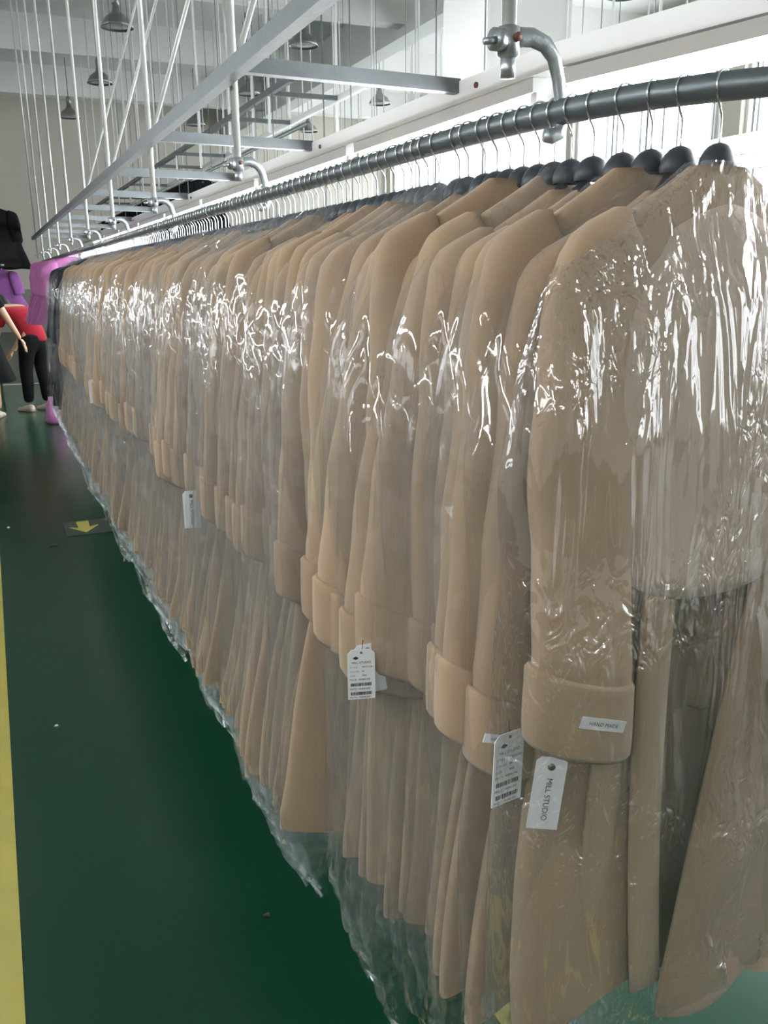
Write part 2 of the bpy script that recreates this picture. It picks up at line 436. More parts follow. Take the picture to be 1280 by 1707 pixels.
JOINTS = [1.056, 2.40, 3.67, 4.92, 6.17, 7.43, 8.69, 9.95, 11.2, 12.5]
RODS = [1.148, 2.606, 4.0, 5.35, 6.7, 8.05, 9.4, 10.75, 12.1, 13.3]
CX, CHH = 0.644, 0.53
BX = 1.33
fr = thing('overhead_frame', 'galvanised and white steel frame hung above the coat rail', 'frame', (0, 0, 0))
link('side_rail', MB().bar((CX + 0.02, -0.5, Z0 + CHH), (CX + 0.02, 13.4, Z0 + CHH), 0.035, 0.042).mesh('side_rail', 'steel', False), fr)
bm_ = MB().bar((BX, 1.95, Z0 + 0.505), (BX, 13.4, Z0 + 0.505), 0.05, 0.058)
bm_.bar((BX + 0.30, 0.55, Z0 + 0.507), (BX, 1.98, Z0 + 0.507), 0.05, 0.056)
link('white_beam', bm_.mesh('white_beam', 'white_paint', False), fr)
for y in JOINTS:
    link('cross_bar', MB().bar((CX + 0.03, y + 0.02, Z0 + CHH), (BX - 0.02, y + 0.02, Z0 + 0.522), 0.035, 0.038).mesh('cross_bar', 'steel', False), fr)
    yb = y - 0.10
    link('bolt_head', MB().tube([(BX - 0.024, yb, Z0 + 0.505), (BX - 0.031, yb, Z0 + 0.505)], 0.008, 8).mesh('bolt_head', 'rust'), fr)
# suspension rods with clamp and curved bracket
rod_me = MB().tube([(0, 0, 0), (0, 0, 4.75)], 0.0105, 12).mesh('rod', 'rod')
stub_me = MB().tube([(0, 0, -0.028), (0, 0, 0.0)], 0.0105, 12).mesh('stub', 'cast')
cl = MB().lathe([(0.0106, -0.002), (0.0155, 0.0), (0.0155, 0.036), (0.0106, 0.038)], 14, cap=False)
cl.tube([(-0.013, -0.004, 0.018), (-0.028, -0.006, 0.018)], 0.015, 12)
clamp_me = cl.mesh('clamp', 'cast')
bolt_me = MB().tube([(-0.026, -0.012, 0.016), (-0.046, -0.013, 0.012)], 0.0048, 8).mesh('bolt', 'cast')
bolt2_me = MB().tube([(0.004, -0.0145, 0.021), (0.004, -0.020, 0.021)], 0.0062, 8).mesh('bolt_head', 'rust')
dx = 0.066
br = [(0.010, 0, 0.020), (0.03, 0, 0.026), (0.06, 0, 0.027), (0.094, 0, 0.020), (0.118, 0, 0.003), (0.132, 0, -0.025), (0.142, 0, -0.062), (0.145, 0, -0.082), (0.138, 0, -0.094), (0.118, 0, -0.099), (0.100, 0, -0.098)]
br = [(x * dx / 0.114, y, z) for x, y, z in br]
bracket_me = MB().tube(br, [0.013, 0.013, 0.013, 0.0125, 0.011, 0.010, 0.009, 0.009, 0.010, 0.011, 0.010], 8, 0.6, up=(0, 1, 0)).mesh('bracket', 'cast')
ords = ['nearest the camera'] + [w + ' from the camera' for w in ('second', 'third', 'fourth', 'fifth', 'sixth', 'seventh', 'eighth', 'ninth', 'tenth')]
for i, y in enumerate(RODS):
    t = thing('suspension_rod', 'galvanised suspension rod with clamp and bracket, ' + ords[i],
              'rod', (0.70, y, Z0 + 0.292), 0, 'suspension rods along the coat rail')
    link('rod', rod_me, t); link('stub', stub_me, t); link('clamp', clamp_me, t); link('bolt', bolt_me, t); link('bolt_head', bolt2_me, t)
    bo = link('bracket', bracket_me, t)
    if i == 0: bo.scale = (1.12, 1, 1)
    if 0 < i < 5:
        for k, (ex, ey, ez) in enumerate(((1.35, 0.1, 4.0), (-0.5, 0.3, 4.3))[:2 if i == 1 else 1]):
            link('brace', MB().tube([(0.012, 0.01, 0.285), (ex, ey, ez)], 0.0085, 8).mesh('brace', 'rod'), t)

# ------------------------------------------------------------------ fluorescent lights
fx_body = MB().bar((0, -0.60, 0), (0, 0.60, 0), 0.055, 0.035).mesh('housing', 'white_paint', False)
fx_tube = MB().tube([(0, -0.575, -0.040), (0, 0.575, -0.040)], 0.014, 8, caps=False).mesh('tube', 'tube')
fx_cap = MB().box(-0.016, 0.016, -0.014, 0.014, -0.058, -0.016).mesh('lamp_holder', 'white_paint', False)
fx_wire = MB().tube([(0, 0, 0.017), (0, 0, 4.55)], 0.003, 5).mesh('hanging_wire', 'steel')
def fixture(x, y, h, label, group, rz=0.0, wires=False):
    t = thing('fluorescent_light', label, 'light', (x, y, Z0 + h), rz, group)
    link('housing', fx_body, t); link('tube', fx_tube, t)
    for q in (-1, 1):
        link('lamp_holder', fx_cap, t, (0, 0.586 * q, 0))
        if wires: link('hanging_wire', fx_wire, t, (0, 0.45 * q, 0))
for k in range(9):
    fixture(BX + (0.13 if k == 0 else 0.01), 1.35 + 1.28 * k, 0.458 if k else 0.455, 'fluorescent batten fixed below the white beam, ' + ords[k], 'battens below the white beam', 0.2 if k == 0 else 0)
for k in range(9):
    fixture(1.72, 1.25 + 1.28 * k, 0.30, 'fluorescent batten low behind the coats, ' + ords[k], 'battens low behind the coats', 0.0, True)

# ------------------------------------------------------------------ coats, hangers and covers
rng = np.random.default_rng(11)
def ridge(a): return 1.0 - np.abs(np.sin(a))

BW = ([-0.085, -0.10, -0.12, -0.145, -0.17, -0.195, -0.23, -0.30, -0.45, -0.60, -0.80, -1.00, -1.23],
      [0.026, 0.050, 0.082, 0.125, 0.160, 0.182, 0.192, 0.198, 0.204, 0.222, 0.262, 0.305, 0.348])
def body_w(z): return np.interp(-z, [-a for a in BW[0]], BW[1])

def body_mesh(seed, rows=40, cols=56, thick=1.0, length=1.26, slit=False, flare=1.0):
    r = np.random.default_rng(seed)
    zz = np.r_[np.linspace(-0.094, -0.23, 12), np.linspace(-0.26, -length, rows - 12)]
    th = np.linspace(0, 2 * math.pi, cols, endpoint=False)
    Z, TH = np.meshgrid(zz, th, indexing='ij')
    W = 0.205 + (body_w(Z) - 0.205) * np.where(body_w(Z) > 0.205, flare, 1.0) + 0.012 * np.sin(Z * 4 + r.uniform(0, 6)) * np.clip((-Z - 0.4), 0, 1)
    k = np.clip((-Z - 0.085) / 0.12, 0, 1)
    T = (0.012 + 0.010 * k + 0.008 * np.clip((-Z - 0.3) / 0.9, 0, 1)) * thick
    c, s = np.cos(TH), np.sin(TH)
    X = W * np.sign(c) * np.abs(c) ** 0.85
    Y = T * np.sign(s) * np.abs(s) ** 0.7
    amp = 0.020 * np.clip((-Z - 0.22) / 0.9, 0, 1) ** 1.1
    f = r.uniform(1.4, 2.8); ph = r.uniform(0, 6.28); f2 = r.uniform(3.5, 6); ph2 = r.uniform(0, 6.28)
    u = X / 0.25
    wave = np.sin(u * f * (1 - 0.15 * Z) + ph + 0.6 * np.sin(2.1 * Z + ph2)) + 0.45 * np.sin(u * f2 + ph2)
    Y = Y + amp * wave * (0.8 if not slit else 0.5)
    front = np.clip(-s, 0, 1) ** 0.4
    Y = Y + front * 0.006 * ridge(u * 5 + Z * 1.3 + ph) * k
    X = X + 0.006 * np.sin(Z * 9 + ph) * k
    hem = np.clip((-Z - length + 0.12) / 0.12, 0, 1)
    Z = Z + hem * (0.018 * np.sin(u * 3 + ph))
    if slit: Z = Z - 0.42 * np.clip(X, 0, 1) * np.clip((-Z - 0.7) / 0.5, 0, 1)
    mb = MB(); mb.grid(np.stack([X, Y, Z], -1), True)
    if slit:
        # open wedge between the two front panels
        op = ((X > -0.045) & (X < 0.10) & (s < -0.1) & (Z < -0.60)).reshape(-1)
        mb.f = [fc for fc in mb.f if not all(op[i] for i in fc)]
    mb.f.append(tuple(range(cols)))                          # closed at the neck
    return mb.mesh('body', 'beige')

def sleeve_profile(seed, side, bend):
    r = np.random.default_rng(seed * 7 + (side > 0))
    z = np.array([-0.146, -0.163, -0.180, -0.205, -0.25, -0.34, -0.43, -0.52, -0.58, -0.64, -0.70, -0.745])
    x = np.array([0.150, 0.165, 0.170, 0.175, 0.179, 0.186, 0.193, 0.200, 0.205, 0.208, 0.210, 0.211])
    a = np.array([0.010, 0.030, 0.048, 0.057, 0.063, 0.067, 0.068, 0.065, 0.062, 0.059, 0.057, 0.056])
    b = np.array([0.008, 0.016, 0.022, 0.025, 0.026, 0.026, 0.026, 0.027, 0.026, 0.025, 0.025, 0.024])
    t = np.clip((-z - 0.2) / 0.5, 0, 1)
    y = -0.008 - 0.036 * t + bend[0] * np.sin(t * math.pi * 0.9) * 0.02 + bend[1] * t ** 2 * 0.03
    x = x + bend[2] * t ** 1.5 * 0.05
    a = a * (1 + bend[3] * 0.18 * t)
    return x * side, y, z, a, b, r

def ring_tube(x, y, z, a, b, r, n=20, rows=36, wr=0.0, tw=0.0, slant=0.0):
    tt = np.linspace(0, 1, rows); t0 = np.linspace(0, 1, len(z))
    x, y, z, a, b = [np.interp(tt, t0, q) for q in (x, y, z, a, b)]
    th = np.linspace(0, 2 * math.pi, n, endpoint=False)
    ph = r.uniform(0, 6.28, 4)
    TT, TH = np.meshgrid(tt, th, indexing='ij')
    elbow = np.exp(-((TT - 0.55) / 0.22) ** 2)
    w = wr * (0.5 * np.sin(TT * 8 + 1.5 * np.cos(TH) + ph[0]) + elbow * np.sin(TT * 26 + 2.5 * TH + ph[1]) + 1.1 * ridge(TH + TT * 5 + ph[2]) + 0.7 * ridge(2 * TH - TT * 7 + ph[3]))
    env = np.clip(TT * 4, 0, 1)
    cx = (a[:, None] + w * env) * np.sign(np.cos(TH)) * np.abs(np.cos(TH)) ** 0.9
    cy = (b[:, None] + w * env * 0.8) * np.sign(np.sin(TH)) * np.abs(np.sin(TH)) ** 0.75
    ang = tw * TT
    X = x[:, None] + cx * np.cos(ang) - cy * np.sin(ang)
    Y = y[:, None] + cx * np.sin(ang) + cy * np.cos(ang)
    Zm = z[:, None] + slant * cx * TT
    return np.stack([X, Y, Zm], -1)

def sleeve_meshes(seed, side, bend, hi=False):
    x, y, z, a, b, r = sleeve_profile(seed, side, bend)
    tw = bend[4] * 0.5
    G = ring_tube(x, y, z, a, b, r, 28 if hi else 18, 56 if hi else 30, 0.0032, tw, 0.34 * side)
    mb = MB(); mb.grid(G, True)
    sl = mb.mesh('sleeve', 'beige')
    # turned-up cuff: an open double band round the wrist
    o = np.array([x[-1], y[-1]])
    n = 28 if hi else 18
    th = np.linspace(0, 2 * math.pi, n, endpoint=False)
    rows = [(-0.722, 0.000), (-0.719, 0.006), (-0.725, 0.0105), (-0.735, 0.0105), (-0.765, 0.0115), (-0.80, 0.012), (-0.822, 0.011), (-0.830, 0.006), (-0.824, -0.001), (-0.80, -0.003)]
    R = []
    for zc, dr in rows:
        aa = a[-1] + dr; bb = b[-1] + dr * 0.55
        cx = aa * np.sign(np.cos(th)) * np.abs(np.cos(th)) ** 0.8; cy = bb * np.sign(np.sin(th)) * np.abs(np.sin(th)) ** 0.7
        X = o[0] + cx * math.cos(tw) - cy * math.sin(tw); Y = o[1] + cx * math.sin(tw) + cy * math.cos(tw)
        R.append(np.stack([X, Y, zc + 0.34 * side * cx + 0.004 * np.cos(2 * th)], -1))
    mb = MB(); mb.grid(np.array(R), True)
    cf = mb.mesh('cuff', 'beige')
    cuff_c = (o[0], o[1], a[-1] + 0.0115, b[-1] + 0.0115 * 0.55, tw)
    return sl, cf, cuff_c

def cape_mesh(seed, front=-0.040, thick=0.006):
    """short rounded front panel that ends in a curved hem above the waist"""
    rows, cols = 22, 30
    u = np.linspace(-1, 1, cols); v = np.linspace(0, 1, rows)
    V, U = np.meshgrid(v, u, indexing='ij')
    zt = -0.140 - 0.060 * np.abs(U) ** 1.4
    zb = -0.655 + 0.075 * np.abs(U) ** 2.2
    Zm = zt + (zb - zt) * V
    X = U * (0.135 + 0.055 * np.clip(V * 2.5, 0, 1))
    Y = front + 0.016 * np.abs(U) ** 2 - 0.006 * V + 0.004 * np.sin(U * 5 + seed) * V + 0.022 * (1 - np.clip(V * 5, 0, 1))
    return fix_normals(solid_grid(np.stack([X, Y, Zm], -1), thick).mesh('cape_panel', 'cape'))

def skirt_panel_mesh():
    """right front panel of the skirt: flares towards its hem, its free edge runs slanting down"""
    rows, cols = 26, 16
    v = np.linspace(0, 1, rows); u = np.linspace(0, 1, cols)
    V, U = np.meshgrid(v, u, indexing='ij')
    x0 = 0.078 - 0.118 * np.clip((V - 0.1) / 0.85, 0, 1) ** 0.9
    x1 = 0.235 + 0.045 * V
    X = x0 + (x1 - x0) * U
    Zm = -0.60 - (0.745 + 0.03 * np.sin(U * 4)) * V
    Y = -0.050 - 0.012 * V - 0.010 * np.sin(U * 5.5 + 0.6) * V + 0.030 * U ** 3
    return fix_normals(solid_grid(np.stack([X, Y, Zm], -1), 0.006).mesh('skirt_panel', 'beige'))

def front_edge_mesh(seed, xo):
    """a facing that runs down the skirt and stands proud of it"""
    rows = 24; z = np.linspace(-0.60, -1.225, rows)
    x0 = xo + 0.02 * np.sin(z * 3 + seed); w = 0.055
    y = -0.034 - 0.012 * np.clip((-z - 0.6) / 0.6, 0, 1) + 0.008 * np.sin(z * 5 + seed)
    G = np.stack([np.stack([x0 + w * t, y + 0.006 * abs(t - 0.4), z], -1) for t in (0, 0.25, 0.5, 0.75, 1.0)], 1)
    return fix_normals(solid_grid(G, 0.005).mesh('front_facing', 'beige_edge'))

def bag_mesh(seed, rows=56, cols=44, hi=False, front=0.0, narrow=False):
    r = np.random.default_rng(1000 + seed)
    bot = -1.315 - r.uniform(0, 0.04)
    t = np.linspace(0, 1, rows)
    th = np.linspace(0, 2 * math.pi, cols, endpoint=False)
    Tm, TH = np.meshgrid(t, th, indexing='ij')
    c, s = np.cos(TH), np.sin(TH)
    top = -0.080
    # bottom edge: the aisle-side corner droops into a tip
    tip = r.uniform(0.10, 0.20) if (seed % 2 == 0 or hi) else r.uniform(-0.06, 0.0)
    sl = np.clip((-c - 0.25) / 0.75, 0, 1)
    sl2 = np.clip((c - 0.25) / 0.75, 0, 1)
    zb = bot - tip * sl ** 1.5 - 0.05 * sl2 ** 1.5 + 0.008 * np.sin(5 * TH + seed)
    Z = top + (zb - top) * Tm ** 0.92
    Wt = np.interp(-Z, [0.08, 0.10, 0.125, 0.15, 0.175, 0.20, 0.24, 0.32, 0.45, 0.70, 0.9, 1.2, 1.35, 1.5],
                   [0.045, 0.07, 0.105, 0.155, 0.200, 0.232, 0.258, 0.288, 0.310, 0.325, 0.330, 0.355, 0.325, 0.24])
    if narrow or hi: Wt = np.minimum(Wt, 0.310 - 0.04 * np.clip((-Z - 1.25) / 0.2, 0, 1))
    Th = np.interp(-Z, [0.08, 0.15, 0.25, 0.6, 1.0, 1.22, 1.34, 1.5], [0.014, 0.026, 0.046, 0.062, 0.058, 0.042, 0.020, 0.006]) + front
    ph = r.uniform(0, 6.28, 8)
    # hanging pleats and creases
    env = np.clip((-Z - 0.15) / 0.25, 0, 1)
    pl = 0.0055 * ridge(4.0 * TH + 2.2 * Z + ph[0]) + 0.0045 * ridge(7 * TH - 3.1 * Z + ph[1]) + 0.003 * ridge(11 * TH + 6 * Z + ph[2])
    dg = 0.004 * ridge(9 * Z + 3 * TH + ph[3]) + 0.0035 * np.sin(21 * Z + 4 * np.sin(TH * 2) + ph[4])
    low = np.clip((-Z - 1.15) / 0.12, 0, 1)
    cr = low * (0.010 * np.sin(23 * TH + 40 * Z + ph[5]) + 0.008 * ridge(17 * TH - 60 * Z + ph[6]))
    d = (pl + dg) * (0.3 + 0.7 * env) + cr
    X = (Wt + d * 0.7) * np.sign(c) * np.abs(c) ** 0.75
    Y = (Th + d) * np.sign(s) * np.abs(s) ** 0.7 - 0.026 * env + 0.012 * np.sin(X * 9 + ph[7]) * env - front * 0.5
    Y = Y + low * 0.012 * np.sin(X * 30 + ph[2])
    mb = MB(); mb.grid(np.stack([X, Y, Z], -1), True)
    return mb.mesh('cover', 'film_near' if hi else 'film')

# hanger: wire hook, neck dome and shoulder arms
hk = [(RR * 1.12 * math.cos(a), 0, RR * 1.12 * math.sin(a)) for a in np.radians(np.linspace(10, 222, 15))]
hk += [(-0.0075, 0, -0.0235), (-0.002, 0, -0.031), (0, 0, -0.038), (0, 0, -0.060), (0, 0, -0.082)]
hook_me = MB().tube(hk, 0.0016, 6, up=(0, 1, 0)).mesh('hook', 'wire')
dm = []
for i, (zc, w, t) in enumerate(((-0.066, 0.003, 0.003), (-0.0675, 0.009, 0.007), (-0.071, 0.016, 0.012), (-0.077, 0.022, 0.016), (-0.085, 0.027, 0.018), (-0.094, 0.030, 0.018), (-0.10, 0.029, 0.015))):
    th = np.linspace(0, 2 * math.pi, 14, endpoint=False)
    dm.append(np.stack([w * np.cos(th), t * np.sin(th), np.full(14, zc)], -1))
mbd = MB(); mbd.grid(np.array(dm), True); mbd.f.append(tuple(range(14))); neck_me = fix_normals(mbd.mesh('neck_piece', 'black_plastic'))
arm_me = {s: MB().tube([(0.012 * s, 0, -0.104), (0.05 * s, 0, -0.150), (0.10 * s, 0, -0.195), (0.135 * s, 0, -0.226)], [0.011, 0.009, 0.009, 0.011], 8, 0.8).mesh('shoulder_arm', 'black_plastic') for s in (-1, 1)}

NV = 8
VAR = []
for v in range(NV):
    q = np.random.default_rng(50 + v)
    bend = q.uniform(-1, 1, 5); bend2 = q.uniform(-1, 1, 5)
    bend[2] = q.uniform(-0.5, 1.1)
    sl, cf, cc = sleeve_meshes(v, -1, bend)
    sr, cr_, _ = sleeve_meshes(v, 1, bend2)
    VAR.append(dict(body=body_mesh(v), sl=sl, cf=cf, sr=sr, cr=cr_, cc=cc, bag=bag_mesh(v), edge=front_edge_mesh(v, -0.15 + 0.03 * (v % 4)), nbody=body_mesh(v + 30, flare=0.5), nbag=bag_mesh(v + 40 + 10 * (v % 2), narrow=True)))
cape_me = cape_mesh(1, -0.034)

GAPS = [0.057, 0.049, 0.040, 0.042, 0.049, 0.040, 0.034, 0.032, 0.036, 0.034, 0.034, 0.034, 0.052, 0.030, 0.075, 0.042, 0.034, 0.033, 0.036, 0.044, 0.047, 0.042, 0.046]
S = []; s = S0
for g in GAPS: s += g; S.append(s)
q = np.random.default_rng(5)
while np.interp(s, RS, RP[:, 1]) < 6.85:
    s += q.uniform(0.036, 0.056); S.append(s)
ORD = ['nearest', 'second', 'third', 'fourth', 'fifth', 'sixth', 'seventh', 'eighth', 'ninth', 'tenth', 'eleventh', 'twelfth']
ORD2 = ['first', 'second', 'third', 'fourth', 'fifth', 'sixth', 'seventh', 'eighth', 'ninth', 'tenth', 'eleventh', 'twelfth', 'thirteenth', 'fourteenth']
GC, GH, GB = 'beige coats along the rail', 'coat hangers along the rail', 'clear covers along the rail'
COATS = []
q = np.random.default_rng(21)
for i, s in enumerate(S):
    x, y, rz = rail_at(s)
    jr = q.normal(0, 0.06); jx = q.normal(0, 0.012)
    jr = float(np.clip(jr, -0.13, 0.13)); dz = float(q.uniform(-0.028, 0.012))
    rot = math.radians(2.0 if i == 0 else -2.0)
    v = VAR[int(q.integers(0, NV))]
    if 0 < i < 8: v = VAR[(0, 2, 2, 2, 5, 5, 0, 0)[i]]; jr = 0.01 * (i % 3)
    if i < 12:
        pos = 'nearest the camera' if i == 0 else '%s from the near end of the rail' % ORD[i]
    else:
        k = sum(1 for yr in RODS if yr < y)
        pos = None; span = 'between the %s and %s suspension rods' % (ORD2[k - 1], ORD2[k])
    loc = (x, y, Z0 + RH)
    hl = thing('coat_hanger', ('black hanger with chrome hook, ' + pos) if pos else 'black coat hanger packed ' + span, 'hanger', loc, rot + jr * 0.5, GH)
    hk_o = link('hook', hook_me, hl); hk_o.rotation_euler = (0, 0, rz * 0.6 - rot - jr * 0.5 + float(q.normal(0, 0.12))); link('neck_piece', neck_me, hl)
    if i < 40:
        link('shoulder_arm', arm_me[-1], hl); link('shoulder_arm', arm_me[1], hl)
    if i == 0:
        name = 'beige wool coat facing the camera with pale rounded front panel, ' + pos
    elif pos: name = 'beige wool coat with turned-up cuffs, ' + pos
    else: name = 'beige wool coat with turned-up cuffs packed ' + span
    ct = thing('wool_coat', name, 'coat', (x + jx * (i > 0), y, Z0 + RH + dz * (i > 0)), rot + jr * (i > 0), GC)
    if i == 0:
        ct.scale = (1.06, 1, 1.015)
        link('body', body_mesh(77, 60, 96, 1.5, 1.29, True, 0.45), ct)
        sl, cf, cc = sleeve_meshes(3, -1, np.array([0.2, -0.8, 0.15, 1.1, -0.1]), True)
        link('sleeve', sl, ct); link('cuff', cf, ct)
        sr, cr_, _ = sleeve_meshes(4, 1, np.array([0.2, -0.3, 0.05, 0.9, -0.15]), True)
        link('sleeve', sr, ct); link('cuff', cr_, ct)
        link('cape_panel', cape_mesh(2, -0.052), ct)
        link('front_facing', front_edge_mesh(2, -0.16), ct)
        link('skirt_panel', skirt_panel_mesh(), ct)
        fe = link('front_facing', front_edge_mesh(0.3, -0.092), ct, (0, -0.018, 0)); fe.scale = (1, 1, 1.05)
        ct['cc'] = 1; CC0 = cc
    else:
        if i < 8: ct.scale = (1, 1, 1.06 - 0.007 * i)
        link('body', v['nbody' if i < 13 else 'body'], ct); link('sleeve', v['sl'], ct); link('cuff', v['cf'], ct)
        if i < 60:
            link('sleeve', v['sr'], ct); link('cuff', v['cr'], ct);
            link('front_facing', v['edge'], ct)
        if i < 6: link('cape_panel', cape_me, ct)
    COATS.append((ct, v))
    if i == 0:
        link('garment_cover', bag_mesh(99, 110, 120, True, 0.010), None, (loc[0], loc[1], loc[2] - 0.01), rot, 'crinkled clear plastic cover over the coat nearest the camera', 'plastic cover', GB).scale = (1.07, 1.05, 1.02)
    else:
        bn = ('clear plastic cover over the coat %s' % pos) if pos else 'clear plastic cover over a beige coat ' + span
        link('garment_cover', VAR[int(q.integers(0, NV))]['nbag' if i < 13 else 'bag'], None, (x + jx, y, Z0 + RH + float(q.uniform(-0.03, 0.02)) - (0.07 if q.random() < 0.22 else 0.0)), rot + jr, bn, 'plastic cover', GB)

# ------------------------------------------------------------------ other garments on the rail and nearby
def recolour(o, mat):
    for sl in o.material_slots:
        sl.link = 'OBJECT'; sl.material = M[mat]
def simple_coat(name, label, cat, group, loc, rz, mat, v, zs=1.0, xs=1.0):
    t = thing(name, label, cat, loc, rz, group)
    for nm, me in (('body', v['body']), ('sleeve', v['sl']), ('sleeve', v['sr'])):
        o = link(nm, me, t); recolour(o, mat)
    t.scale = (xs, 1, zs)
    return t
def hung(label, group, loc, rz=0.0):
    h = thing('coat_hanger', label, 'hanger', loc, rz, group)
    link('hook', hook_me, h); link('neck_piece', neck_me, h); link('shoulder_arm', arm_me[-1], h); link('shoulder_arm', arm_me[1], h)
q = np.random.default_rng(8)
for k in range(14):
    y = 6.98 + 0.085 * k
    simple_coat('navy_coat', 'dark navy coat, %s beyond the last beige coat' % ORD2[k], 'coat', 'navy coats on the rail', (RX - 0.03, y, Z0 + RH), float(q.normal(0, 0.06)), 'navy', VAR[k % NV], 0.95)
    hung('black hanger of the %s navy coat beyond the beige coats' % ORD2[k], 'hangers of the navy coats', (RX, y, Z0 + RH))
    if k % 2 == 0:
        link('garment_cover', VAR[(k * 3) % NV]['bag'], None, (RX - 0.03, y, Z0 + RH + 0.02), 0, 'clear plastic cover over the %s navy coat' % ORD2[k], 'plastic cover', 'clear covers of the navy coats')
for k in range(6):
    y = 8.35 + 0.16 * k
    simple_coat('pink_blouse', 'short pink blouse, %s beyond the navy coats' % ORD2[k], 'blouse', 'pink blouses on the rail', (RX - 0.05 - 0.012 * k, y, Z0 + RH), float(q.normal(0, 0.08)), 'pink', VAR[(k + 2) % NV], 0.50, 1.05)
    hung('black hanger of the %s pink blouse beyond the navy coats' % ORD2[k], 'hangers of the pink blouses', (RX, y, Z0 + RH))

# two-tier side rack with black and purple clothes
rk = thing('clothes_rack', 'two-tier steel clothes rack at the far end of the aisle', 'rack', (0.20, 12.6, 0))
for yy in (-0.75, 1.4):
    link('post', MB().tube([(-0.16, yy, 0.0), (-0.16, yy, 2.45)], 0.016, 10).mesh('post', 'steel'), rk)
    for zz in (2.38, 1.66):
        link('arm', MB().tube([(-0.16, yy, zz), (0.03, yy, zz)], 0.012, 8).mesh('arm', 'steel'), rk)
for zz in (2.38, 1.66):
    link('rack_rail', MB().tube([(0.0, -0.85, zz), (0.0, 1.5, zz)], 0.016, 10).mesh('rack_rail', 'steel'), rk)
for k in range(6):
    y = 11.95 + 0.2 * k
    simple_coat('black_jacket', 'black jacket on the upper tier of the far rack, %s from the aisle' % ORD2[k], 'jacket', 'black jackets on the side rack', (0.20, y, 2.38), float(q.normal(0, 0.1)), 'black', VAR[k % NV], 0.60, 1.0)
    hung('black hanger on the upper tier of the far rack, %s from the aisle' % ORD2[k], 'hangers on the upper tier', (0.20, y, 2.38))
    simple_coat('purple_top', 'purple top on the lower tier of the far rack, %s from the aisle' % ORD2[k], 'top', 'purple tops on the side rack', (0.16, y + 0.04, 1.66), float(q.normal(0, 0.1)), 'purple', VAR[(k + 3) % NV], 0.46, 0.92)
    hung('black hanger on the lower tier of the far rack, %s from the aisle' % ORD2[k], 'hangers on the lower tier', (0.20, y + 0.04, 1.66))

# pink bundle below the pink blouses
n = 26
prof = [(0.02, 0.0), (0.10, 0.004), (0.125, 0.04), (0.12, 0.12), (0.105, 0.20), (0.08, 0.27), (0.05, 0.30), (0.03, 0.33), (0.045, 0.37), (0.02, 0.375)]
G = []
for r0, z in prof:
    th = np.linspace(0, 2 * math.pi, n, endpoint=False)
    rr = r0 * (1 + 0.10 * np.sin(5 * th + z * 8) + 0.05 * np.sin(9 * th - z * 15))
    G.append(np.stack([rr * np.cos(th), rr * np.sin(th), np.full(n, z)], -1))
mb = MB(); mb.grid(np.array(G), True); mb.f.append(tuple(range(n))[::-1]); mb.f.append(tuple((len(prof) - 1) * n + j for j in range(n)))
link('cloth_sack', mb.mesh('cloth_sack', 'pink'), None, (0.55, 9.9, 0), 0, 'pink cloth sack standing on the floor below the far garments', 'sack')

# ------------------------------------------------------------------ lanes behind
def lane(x, h, y0, nrod, wid, label, garments):
    t = thing('conveyor_lane', label, 'frame', (x, 0, 0))
    for k, xx in enumerate((0.0, wid)):
        link('side_rail', MB().bar((xx, y0 - 0.6, Z0 + h), (xx, y0 + nrod * 1.3, Z0 + h), 0.04, 0.05).mesh('side_rail', 'white_paint' if k else 'steel', False), t)
    rod = MB().tube([(0, 0, Z0 + h - 0.30), (0, 0, 6.35)], 0.012, 8).mesh('rod', 'white_paint')
    for k in range(nrod):
        y = y0 + 1.3 * k
        link('cross_bar', MB().bar((0, y, Z0 + h), (wid, y, Z0 + h), 0.035, 0.035).mesh('cross_bar', 'steel', False), t)
        link('rod', rod, t, (0, y, 0)); link('rod', rod, t, (wid, y + 0.05, 0))
    link('rail', MB().tube([(0.12, y0 - 0.6, Z0 + h - 0.31), (0.12, y0 + nrod * 1.3, Z0 + h - 0.31)], 0.018, 8).mesh('rail', 'rail'), t)
    return t
lane(2.30, 1.45, 7.5, 11, 0.62, 'second steel conveyor lane raised behind the frame, carrying black jackets', True)
lane(4.60, 0.75, 5.5, 12, 0.62, 'third steel conveyor lane far behind the coat rail', False)
lane(7.60, 0.75, 8.0, 10, 0.62, 'fourth steel conveyor lane nearest the far window side', False)
for k in range(40):
    y = 10.6 + 0.2 * k
    simple_coat('black_jacket', 'black jacket hanging on the raised second conveyor lane', 'jacket', 'black jackets on the second lane', (2.42, y, Z0 + 1.14), float(q.normal(0, 0.05)), 'black', VAR[k % NV], 0.55, 1.0)
    hung('black hanger of a jacket on the raised second lane', 'hangers on the second lane', (2.42, y, Z0 + 1.14))
for k in range(7):  # tube row added out of view to light the coats' aisle side and film
    fixture(-0.95, -3.6 + 1.5 * k, 0.75, 'added fill batten out of view left of the yellow aisle line, %s from the back' % ORD2[k], 'added fill battens left of the aisle', 0.0, True)
for k in range(8):
    fixture(3.9, 3.0 + 1.6 * k, 0.62, 'fluorescent batten between the second and third lanes, ' + ords[k], 'battens between the lanes', 0.0, True)

